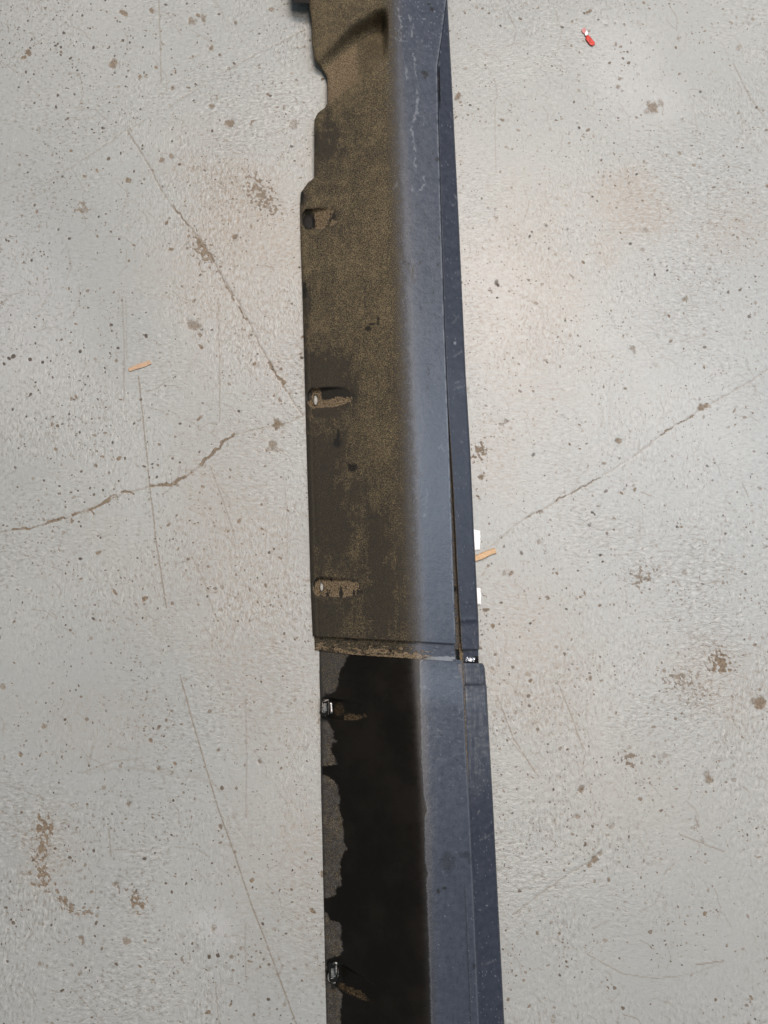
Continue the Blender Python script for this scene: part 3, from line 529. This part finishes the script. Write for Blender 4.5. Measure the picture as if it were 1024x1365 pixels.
# the stepped joining flange at its near end
def rows_ef(S):
    t = np.linspace(0, 1, 34)[:, None]
    bot = np.interp(S, [0, .03, .28, 1], [866.5, 867, 873, 882])
    return seam(S)[None, :]-5 + t*(bot[None, :]-seam(S)[None, :]+5)
def z_ef(px, py):
    xl = tab(py, UL); return prof(px, xl, tab(py, URI))-.0052-.0016*sstep(0, 10, py-848-10.5*(px-417)/190)*0
def a_ef(px, py, x, y):
    n = fbm(px/12, py/5, 401, 3); xm = tab(py, URI); t = (py-848-10.5*(px-417)/190)/20
    mud = sstep(-.02, .22, n+1.0*t-.62)*(1-sstep(-20, 55, px-xm))
    pale = .55*sstep(.1, .35, n+t*.8-.55)*sstep(0, 25, px-xm)
    return pack(px, dust=.22*(1-sstep(-15, 20, px-xm)), grey=1-sstep(-15, 20, px-xm), mud=mud, pale=pale, clean=.4, dark=.7*sstep(.18, .3, fbm(px/16, py/9, 402, 3))*(px < xm-10))
cover_part('end_flange', upper, rows_ef, 150, lambda y: tab(y, UL)+.6, lambda y: tab(y, UR)-1.2, z_ef, a_ef, th=.002)
# the lip that runs along its right side, below the edge of the outer face
def lip_z(px, py, UR_, xlip, z0, groove):
    xr = tab(py, UR_); t = np.clip((px-xr)/(xlip-xr), -1, 1)
    gw = np.interp(py, [0, 540, 640, 760, 860, 900], [.5, .5, 3.2, 5.2, 7.5, 8]) if groove else 0*py+.5
    g = (1-sstep(gw-2.2, gw+.4, px-xr))
    z = z0 - MM*.42*np.maximum(px-xr, 0) - .010*g
    return z, g, gw
def rows_lip(S):
    t = np.linspace(0, 1, 560)[:, None]; return -170+t*(866+170)+0*S[None, :]
def z_ulip(px, py):
    xlip = tab(py, ULIP); xr = tab(py, UR)
    zf = prof(xr, tab(py, UL), tab(py, URI), curl=False)
    z, g, gw = lip_z(px, py, UR, xlip, zf-.0035, True)
    hole_ = np.exp(-((py-116)/24)**4)*(px < xr+3.2); z = z-.012*hole_
    z = z + .0011*np.exp(-((py-826)/1.8)**2)*(px > xr+gw) - .0011*sstep(827, 831, py)
    e = np.clip(px-(xlip-2.5), 0, 3); z = z-.0006*e*e
    return z+.0004*fbm(px/30, py/60, 205, 2)
def a_ulip(px, py, x, y):
    xr = tab(py, UR); xlip = tab(py, ULIP); z, g, gw = lip_z(px, py, UR, xlip, 0, True)
    n = fbm(px/14, py/5, 501, 3); n3 = fbm(px/4, py/4, 502, 2); big = fbm(px/40, py/60, 503, 3)
    inn = (1-sstep(gw-.6, gw+1.4, px-xr))*sstep(520, 600, py)
    mud = inn*.30*sstep(-.4, .2, n3+.1)
    jx = px+2*n3; jy = py+2*n
    scuff = .28*sstep(.30, .55, n)*sstep(.0, .3, big+.1)
    for pts in [[(607, 510), (618, 507)], [(606, 519), (620, 514)], [(606, 475), (616, 468)], [(604, 430), (612, 420)], [(613, 585), (616, 590)], [(601, 150), (602, 158)], [(604, 275), (608, 270)], [(606, 260), (609, 265)], [(632, 845), (635, 838)], [(626, 845), (627, 850)], [(605, 420), (612, 424)]]:
        scuff = np.maximum(scuff, .65*(1-sstep(.4, 1.6, poly_dist(jx, jy, pts))))
    sp = .45*speckle(px, py, .5, 510, .70)
    kn = .95*blob(px, py, 606.5, 785, 2.6, 3.6, n3, .2); sp = np.maximum(sp, .8*blob(px, py, 606.5, 457, 1.8, 1.8, n3, .2))
    return pack(px, clean=1-.25*sstep(.1, .5, big), mud=mud, scuff=np.maximum(scuff, .3*sstep(830, 833, py)*sstep(-.3, .3, n)), pale=.6*sp+.5*np.exp(-((py-866)/1.0)**2)*0, dust=.45*inn, dark=np.maximum(kn, .6*sstep(.70, .74, vnoise(px*.4, py*.4, 511))*(px > xr+6)))
cover_part('lip', upper, rows_lip, 46, lambda y: tab(y, UR)-7, lambda y: tab(y, ULIP), z_ulip, a_ulip, th=.002)
# tongue under the lip's end, torn bright where it broke
def rows_tg(S):
    t = np.linspace(0, 1, 26)[:, None]; return 858+t*(885.5-858)+0*S[None, :]
cover_part('joining_tongue', upper, rows_tg, 22, lambda y: 612+0*y+(y-858)*.05, lambda y: 637.3+0*y+(y-858)*.04, lambda px, py: .0285-.0003*(px-612)-.00012*(py-858)+0*px,
           lambda px, py, x, y: pack(px, clean=1+0*px, scuff=.4*sstep(-.1, .4, fbm(px/6, py/6, 520, 3)), mud=.7*(1-sstep(616, 619, px))), th=.002)
def crumple(name, parent, x0, y0, x1, y1, z, mat, seed, amp=.002, n=9):
    r = np.random.default_rng(seed); gx, gy = np.meshgrid(np.linspace(x0, x1, n+4), np.linspace(y0, y1, n))
    gx = gx+r.normal(0, .55, gx.shape); gy = gy+r.normal(0, .55, gy.shape); gz = z+amp*np.abs(r.normal(0, 1, gx.shape))
    x, y, zz = P(gx.ravel(), gy.ravel(), gz.ravel())
    o = link_mesh(name, np.stack([x, y, zz], -1), grid_faces(n, n+4), mat, parent, smooth=False); solidify(o, .0006); return o
crumple('torn_edge', upper, 621, 876.5, 632.5, 881.5, .0272, M_TORN, 3, .0011, 7)
crumple('torn_edge', upper, 633, 875, 637.5, 884, .0245, M_MATT, 5, .0012, 6)
# slot plugs: two pale, and a black one added as shade in the far slot
def stub(cx, cy, rx, ry, z, mat=None, lab=None):
    n = 20; v = []; f = []
    for k, (s, dz) in enumerate([(1.0, -.006), (1.0, 0), (.72, .0011), (.3, .0014)]):
        for i in range(n):
            a = 2*math.pi*i/n; p = PP(cx+rx*s*math.cos(a), cy+ry*s*math.sin(a), z+dz); v.append(p)
    for k in range(3):
        for i in range(n): f.append((k*n+i, (k+1)*n+i, (k+1)*n+(i+1) % n, k*n+(i+1) % n))
    f.append(tuple(range(3*n, 4*n))[::-1])
    o = link_mesh('slot_plug', v, f, mat or M_PALE, upper)
    if lab: o['label'] = lab
stub(411, 297.5, 8, 11, .0042, M_MATT, 'black plug added for the shade deep in the far slot'); stub(420.7, 534, 2.7, 6.3, .0068); stub(428.8, 783, 2.2, 5.0, .0078)
# black bracket tab at the far left corner
def prism(name, parent, pts, z0, z1, mat, bev=.0008, taper=1.0):
    n = len(pts); c = np.mean(np.array(pts, float), 0)
    v = [PP(x, y, z0) for x, y in pts]+[PP(c[0]+(x-c[0])*taper, c[1]+(y-c[1])*taper, z1) for x, y in pts]
    # counter-clockwise seen from above is clockwise in picture rows
    f = [tuple(range(n))[::-1], tuple(range(n, 2*n))]+[(i, (i+1) % n, n+(i+1) % n, n+i) for i in range(n)]
    o = link_mesh(name, v, f, mat, parent, smooth=False)
    import bmesh
    bm = bmesh.new(); bm.from_mesh(o.data); bmesh.ops.recalc_face_normals(bm, faces=bm.faces); bm.to_mesh(o.data); bm.free()
    if bev: bevel(o, bev)
    return o
prism('bracket_tab', upper, [(391, 3), (413, 5), (414, -40), (384, -44), (386, -6)], .022, .030, M_MATT, .0015)

# ---------------------------------------------------------------- the lower cover
lower = thing('sill_cover', PP(545, 1150, 0), 'near dark plastic sill cover wetted to glossy black along its left side', 'sill cover', 'plastic sill covers laid end to end on the floor')
def rows_lower(S):
    t = np.linspace(0, 1, 470)[:, None]
    top = np.interp(S, [0, 1], [862, 880]); return top[None, :]+t*(1470-top[None, :])
PK = [(434, 944, 64, 13.5, .0075, .10), (445, 1296, 88, 15, .0080, .52)]
def z_lower(px, py):
    xl = tab(py, LL); xm = tab(py, LRI); z = prof(px, xl, xm, zr=.0625)
    z = z -   .0050*(1-sstep(868, 935, py-(px-425)*.07))          # its far end dips under the other cover's flange
    for a in PK:
        d, u, v = pocket(px, py, *a[:5], an=a[5]); z = z-d
    z = z-.0005*np.exp(-((px-(tab(py, LR)-11))/.8)**2)*sstep(1150, 1200, py)
    return z+.00035*fbm(px/60, py/90, 211, 2)
WL = [(860, 470), (868, 468), (880, 461), (895, 453), (912, 450), (922, 447), (928, 432), (938, 426), (955, 427), (962, 437), (974, 444), (984, 444), (988, 450), (992, 443), (1003, 442), (1010, 447), (1019, 449), (1022, 428), (1032, 429), (1035, 438), (1046, 450), (1058, 452), (1065, 453), (1078, 452), (1090, 456), (1108, 458), (1122, 458), (1130, 463), (1140, 456), (1152, 453), (1180, 455), (1186, 448), (1194, 447), (1198, 432), (1210, 429), (1226, 440), (1230, 453), (1255, 455), (1266, 458), (1274, 452), (1279, 436), (1300, 434), (1314, 446), (1325, 456), (1350, 453), (1365, 454), (1480, 455)]
WR = [(860, 556), (880, 560), (960, 561), (1010, 562), (1060, 565), (1080, 569.5), (1092, 566), (1150, 567), (1165, 571), (1172, 568.5), (1260, 572), (1365, 575), (1480, 580)]
def a_lower(px, py, x, y):
    n = fbm(px/30, py/36, 601, 4); n2 = fbm(px/9, py/9, 602, 3); n3 = fbm(px/3.5, py/3.5, 603, 2)
    xl = tab(py, LL); xm = tab(py, LRI); xr = tab(py, LR)
    wl = tab(py, WL)+2.2*n2+1.6*n3; wr = tab(py, WR)+1.1*n2+.8*n3
    wet = sstep(-1.5, 1.3, px-wl)*(1-sstep(-.8, .8, px-wr))
    for bx, by, rx, ry in [(445, 998, 3.5, 9), (451, 1187, 3, 6)]:
        wet = np.maximum(wet, blob(px, py, bx, by, rx, ry, n3, .4))
    mud = np.zeros_like(px)
    d, u, v = pocket(px, py, *PK[0][:4], 1.0, an=PK[0][5]); ins = sstep(.0, .08, d+.05*n3)*(d > .004); mud = np.maximum(mud, ins*np.maximum(sstep(-.1, .35, v/13+.6*n2-.2)*(u > 26), .55*blob(u, v, 18, 0, 8, 9, n2, .5))); pin = ins*(1-sstep(24, 34, u))
    d, u, v = pocket(px, py, *PK[1][:4], 1.0, an=PK[1][5]); ins = sstep(.02, .25, d+.12*n3); mud = np.maximum(mud, .75*ins*sstep(-.1, .45, v/14+.7*n2-.25)*(u > 8))
    left = px < wl+1
    grey = (1-sstep(-6, 16, px-xm))*(.8+.2*n)
    pale0 = left*.07*np.interp(py, [930, 980, 1400], [.2, 1, 1])*sstep(-.2, .35, n2+.4*n); dust = left*(.17+.28*sstep(-.1, .4, n+.3*n2)*np.interp(py, [870, 960, 1000, 1100, 1400], [.1, .3, .8, 1, .8]))*(1-.8*(1-sstep(1, 4, px-xl)))
    # wet colour lightened over the ridge: the growing reflection is painted in
    thin = sstep(-8, 8, px-xm)
    wet = wet*(1-.22*thin)
    rim = .42*np.exp(-((px-wr-.5)/1.4)**2)*sstep(-.4, .2, n2+.3)
    n4 = fbm(px/10, py/6, 604, 3)
    pale = np.maximum(rim*.32, .18*sstep(.25, .5, n4)*(px > wr)*(1-sstep(930, 1120, py)))
    pale = np.maximum(pale, .34*speckle(px+9*n, py+9*n2, .47, 610, .76)*(px > xm-2))
    pale = np.maximum(pale, .5*speckle(px, py, .4, 613, .745)*wet)
    pale = np.maximum(pale, .25*np.exp(-((px-(xr-.6))/.8)**2))
    pale = np.maximum(pale, pale0)
    dark = .6*sstep(.66, .70, vnoise(px*.45, py*.45, 612))*(px > wr+2)
    for bx, by, rx, ry, s in [(597, 1150, 9, 12, .42), (596, 1140, 4, 6, .35), (620, 1140, 7, 4, .4), (626, 1148, 3, 6, .35), (584.5, 1188, 2.6, 2.4, .95), (593, 1184, 3, 1.6, .95), (588, 980, 2.5, 1.5, .6), (610, 1013, 2, 1.5, .6), (632, 1288, 2, 4, .6), (573, 957, 2, 1.2, .5), (545, 1090, 1, 1, .4)]:
        dark = np.maximum(dark, s*blob(px, py, bx, by, rx, ry, n3, .6, .35))
    dark = np.maximum(dark, .55*np.exp(-((px-(xr-11))/.7)**2)*sstep(1160, 1200, py))
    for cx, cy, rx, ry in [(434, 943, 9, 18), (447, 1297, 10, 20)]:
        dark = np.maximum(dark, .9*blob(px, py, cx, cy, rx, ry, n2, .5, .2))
    return pack(px, dust=dust, wet=wet, mud=mud, pale=pale, dark=dark, grey=grey, clean=.30*(px > wr)*sstep(1000, 1300, py), scuff=.25*(px > wr)*sstep(.1, .5, fbm(px/16, py/10, 605, 3))*(1-sstep(950, 1150, py)))
cover_part('shell', lower, rows_lower, 150, lambda y: tab(y, LL), lambda y: tab(y, LR), z_lower, a_lower, hole=[(433.5, 943.5, 5.5, 11), (445.5, 1297, 6, 13)])
def rows_llip(S):
    t = np.linspace(0, 1, 400)[:, None]; return 884+t*(1470-884)+0*S[None, :]
def llip_r(y): return tab(y, LLIP)-2.5*np.clip(1-(y-884)/5, 0, 1)**2
def z_llip(px, py):
    xr = tab(py, LR); zf = prof(xr, tab(py, LL), tab(py, LRI), zr=.0625, curl=False)
    z = zf-.0028-  .0050*(1-sstep(868, 935, py-(px-425)*.07))*0 - MM*.34*np.maximum(px-xr, 0)
    z = z - .0016*np.exp(-((px-xr-2.2)/1.3)**2)*(1-sstep(900, 960, py)) - .0042*sstep(911.6, 913, py)*(px > xr+2.5)*(1-.6*sstep(914, 960, py))
    z = z - .0045*np.clip(1-(py-884)/4, 0, 1)**2*0
    e = np.clip(px-(tab(py, LLIP)-2.5), 0, 3); z = z-.0006*e*e
    return z+.0004*fbm(px/30, py/60, 215, 2)
def a_llip(px, py, x, y):
    xr = tab(py, LR); n = fbm(px/14, py/5, 701, 3); n3 = fbm(px/4, py/4, 702, 2); big = fbm(px/30, py/40, 703, 3)
    jx = px+2*n3; jy = py+2*n
    top = 1-sstep(1000, 1090, py)
    scuff = top*(.25+.4*sstep(-.1, .4, n))+.22*sstep(.2, .5, n)*sstep(-.1, .3, big)
    for pts, s in [([(634, 1030), (641, 1027), (646, 1026)], .9), ([(637, 1085), (640, 1080)], .7), ([(640, 1120), (658, 1110)], .5), ([(628, 1030), (636, 1022)], .5), ([(641, 958), (632, 968)], .4), ([(648, 1285), (660, 1280)], .4), ([(628, 900), (636, 894), (640, 888)], .6), ([(624, 908), (644, 906)], .4)]:
        scuff = np.maximum(scuff, s*(1-sstep(.5, 1.8, poly_dist(jx, jy, pts))))
    return pack(px, clean=1-.35*top, scuff=scuff, mud=.5*np.exp(-((px-xr-1)/1.2)**2)*top, pale=.35*speckle(px, py, .5, 710, .69))
cover_part('lip', lower, rows_llip, 44, lambda y: tab(y, LR)-6, llip_r, z_llip, a_llip, th=.002)
def clip(cx, cy, hw, hh, z, tx, ty, tw, th):
    """black spring clip seated in the slot: a ring with a steel tongue"""
    b = np.array(lower.location)
    out = [(cx-hw, cy-hh), (cx-hw, cy+hh-3), (cx-hw+4, cy+hh), (cx+hw, cy+hh-1.5), (cx+hw, cy-hh)]
    n = len(out); c = np.array([cx, cy]); inn = [tuple(c+(np.array(p)-c)*.48) for p in out]
    v = []; f = []
    for lay, z0 in ((out, z-.005), (out, z+.0022), (inn, z+.0013), (inn, z-.005)): v += [PP(x, y, z0) for x, y in lay]
    for k in range(4):
        for i in range(n): f.append((k*n+i, k*n+(i+1) % n, ((k+1) % 4)*n+(i+1) % n, ((k+1) % 4)*n+i))
    r = link_mesh('clip', v, f, M_BLACK, lower, smooth=True)
    import bmesh
    bm = bmesh.new(); bm.from_mesh(r.data); bmesh.ops.recalc_face_normals(bm, faces=bm.faces); bm.to_mesh(r.data); bm.free()
    bevel(r, .0011, 3)
    # the tongue (sub-part), a bent strip
    gx = np.linspace(-1, 1, 7); gy = np.linspace(-1, 1, 6); U, V_ = np.meshgrid(gx, gy)
    x, y, zz = P(tx+U.ravel()*tw+V_.ravel()*.6, ty+V_.ravel()*th, z+.0018-.0014*(U.ravel())**2+.0005*U.ravel())
    t = link_mesh('spring_tongue', np.stack([x, y, zz], -1), grid_faces(6, 7), M_STEEL, r, base=lower.location); solidify(t, .0008)
clip(433.5, 943, 5.2, 11.5, .0150, 441, 943.5, 2.6, 7.5)
clip(444.5, 1297, 6.0, 13, .0150, 448, 1291, 2.6, 8.5)

# ------------------------------------------------------------------ litter on the floor
def wood(label, pts, h, group, seed, colr):
    r = np.random.default_rng(seed); (xa, ya), (xb, yb), wd = pts
    d = np.array([xb-xa, yb-ya]); L = np.hypot(*d); d = d/L; nrm = np.array([-d[1], d[0]])
    base = PP((xa+xb)/2, (ya+yb)/2, 0)
    m = N('raw_pine'); co = m.coords(); an = math.atan2(-d[1], d[0])
    rot = m.n('ShaderNodeMapping', {'Vector': co, 'Rotation': (0, 0, -an), 'Scale': (1, 1, 1)}).outputs[0]
    g = m.noise(m.scalev(rot, (1, 9, 9)), 260, 4, .6)
    mat = m.out(Base_Color=m.mix(m.ramp(g, .35, .65), col(*colr), col(*(c*.62 for c in colr))), Roughness=.75, Normal=m.bump(g, .0006))
    n = 9; v = []
    for i in range(n):
        t = i/(n-1); w0 = wd*(.72+.28*math.sin(math.pi*min(max(t, .12), .88)))*(.9+.2*r.random()); hz = h*(.8+.3*r.random())
        c = np.array([xa, ya])+d*L*t+(r.normal(0, .25) if 0 < i < n-1 else 0)*nrm
        for s, zz in ((-1, .0004), (1, .0004), (.8, hz), (-.7, hz*(.75+.3*r.random()))):
            q = c+nrm*w0*.5*s; v.append(PP(q[0], q[1], zz))
    f = [(0, 1, 2, 3), tuple(4*(n-1)+k for k in (3, 2, 1, 0))]
    for i in range(n-1):
        for k in range(4): f.append((4*i+k, 4*(i+1)+k, 4*(i+1)+(k+1) % 4, 4*i+(k+1) % 4))
    v = np.array(v)-np.array(base)
    o = link_mesh('wood_splinter', v, f, mat, smooth=False); o.location = base; tag(o, label, 'splinter', group)
    import bmesh
    bm = bmesh.new(); bm.from_mesh(o.data); bmesh.ops.recalc_face_normals(bm, faces=bm.faces); bm.to_mesh(o.data); bm.free()
    bevel(o, .0003, 1); return o
wood('short pinkish wood splinter lying on bare floor, well left of the sill covers', ((171.5, 493), (201, 483), 7.0), .0022, 'wood splinters on the floor', 2, (.54, .37, .25))
wood('pale wood splinter poking out from under the right edge of the dusty cover', ((622, 749), (661, 734), 9.0), .0045, 'wood splinters on the floor', 4, (.66, .45, .27))
def paper(label, quad, seed, lift=.003):
    base = PP(*np.mean(np.array(quad, float), 0), 0)
    m = N('white_printed_paper'); co = m.coords(); n = m.noise(co, 500, 3)
    lines = m.n('ShaderNodeTexWave', {'Vector': co, 'Scale': 120.0, 'Distortion': 3.0, 'Detail': 2.0}, bands_direction='Y').outputs['Fac']
    pr = m.math('MULTIPLY', m.ramp(lines, .90, .97), m.ramp(m.noise(co, 160, 2), .52, .60))
    mat = m.out(Base_Color=m.mix(m.math('MULTIPLY', pr, .55), m.mix(n, col(.84, .84, .85), col(.76, .76, .78)), col(.40, .38, .45)), Roughness=.6)
    q = np.array(quad, float); nn = 8; v = []
    r = np.random.default_rng(seed)
    for i in range(nn):
        for j in range(nn):
            a, b = i/(nn-1), j/(nn-1)
            p = (q[0]*(1-a)+q[3]*a)*(1-b)+(q[1]*(1-a)+q[2]*a)*b
            if i in (0, nn-1) or j in (0, nn-1): p = p+r.normal(0, .35, 2)
            z = .0014+lift*(.5+.5*math.sin(3*b+2*a+seed))*.8
            v.append(PP(p[0], p[1], z))
    v = np.array(v)-np.array(base)
    o = link_mesh('paper_scrap', v, grid_faces(nn, nn), mat); o.location = base; solidify(o, .0004); tag(o, label, 'paper scrap', 'white paper scraps under the dusty cover'); return o
paper('larger torn white paper scrap showing beside the pale wood splinter', [(622, 703.5), (640.5, 707.5), (639.6, 733), (622, 736)], 1)
paper('narrow white paper scrap under the dusty cover edge, below the wood splinter', [(626, 783), (640.4, 784), (641.4, 805), (627, 809)], 2)
paper_mat = None
# red shred of plastic with a white fleck
frag = thing('plastic_shred', PP(784, 50, 0), 'small torn red plastic shred with a white fleck on the floor', 'plastic shred')
M_RED = plain('red_plastic', (.62, .05, .035), .35, 0, .5, 300, .0004)
M_PINK = plain('pale_red_film', (.55, .22, .22), .4, 0, .3, 300)
M_WHITE = plain('white_plastic', (.86, .86, .84), .35, 0, .08, 300)
prism('red_strip', frag, [(781, 48), (780, 52), (786, 60), (790, 62), (793.5, 60), (793, 56), (788, 50), (784.5, 46)], .0005, .0032, M_RED, .0008, .82)
prism('faded_end', frag, [(778, 37), (775, 41), (777, 44), (780, 46), (781, 41), (780.5, 37)], .0005, .0018, M_PINK, .0004, .9)
prism('white_fleck', frag, [(781.6, 39.5), (779, 45), (780.5, 48.5), (783.5, 47), (784.3, 43)], .0007, .0040, M_WHITE, .0006, .75)
# loose grit, too fine to count
def grit():
    r = np.random.default_rng(9); V = []; F = []
    for k in range(520):
        if k < 220:
            y = r.uniform(100, 1360); side = r.random() < .5
            x = (tab(y, UL if y < 866 else LL)-abs(r.normal(0, 10))-1) if side else (tab(y, ULIP if y < 875 else LLIP)+abs(r.normal(0, 12))+1)
        else: x, y = r.uniform(0, 1024), r.uniform(0, 1365)
        c = PP(float(x), float(y), 0); s = .0005+.0006*r.random()**2; b = len(V)
        for dx, dy, dz in ((1, 0, 0), (0, 1, 0), (-1, 0, 0), (0, -1, 0), (0, 0, .9), (0, 0, -.3)):
            V.append((c.x+s*dx*r.uniform(.6, 1.3), c.y+s*dy*r.uniform(.6, 1.3), .0003+s*(dz+.2)*r.uniform(.7, 1.2)))
        for i in range(4): F += [(b+i, b+(i+1) % 4, b+4), (b+(i+1) % 4, b+i, b+5)]
    o = link_mesh('grit', V, F, plain('brown_grit', (.16, .11, .07), .9, 0, .6, 60), smooth=False); o['kind'] = 'stuff'
grit()
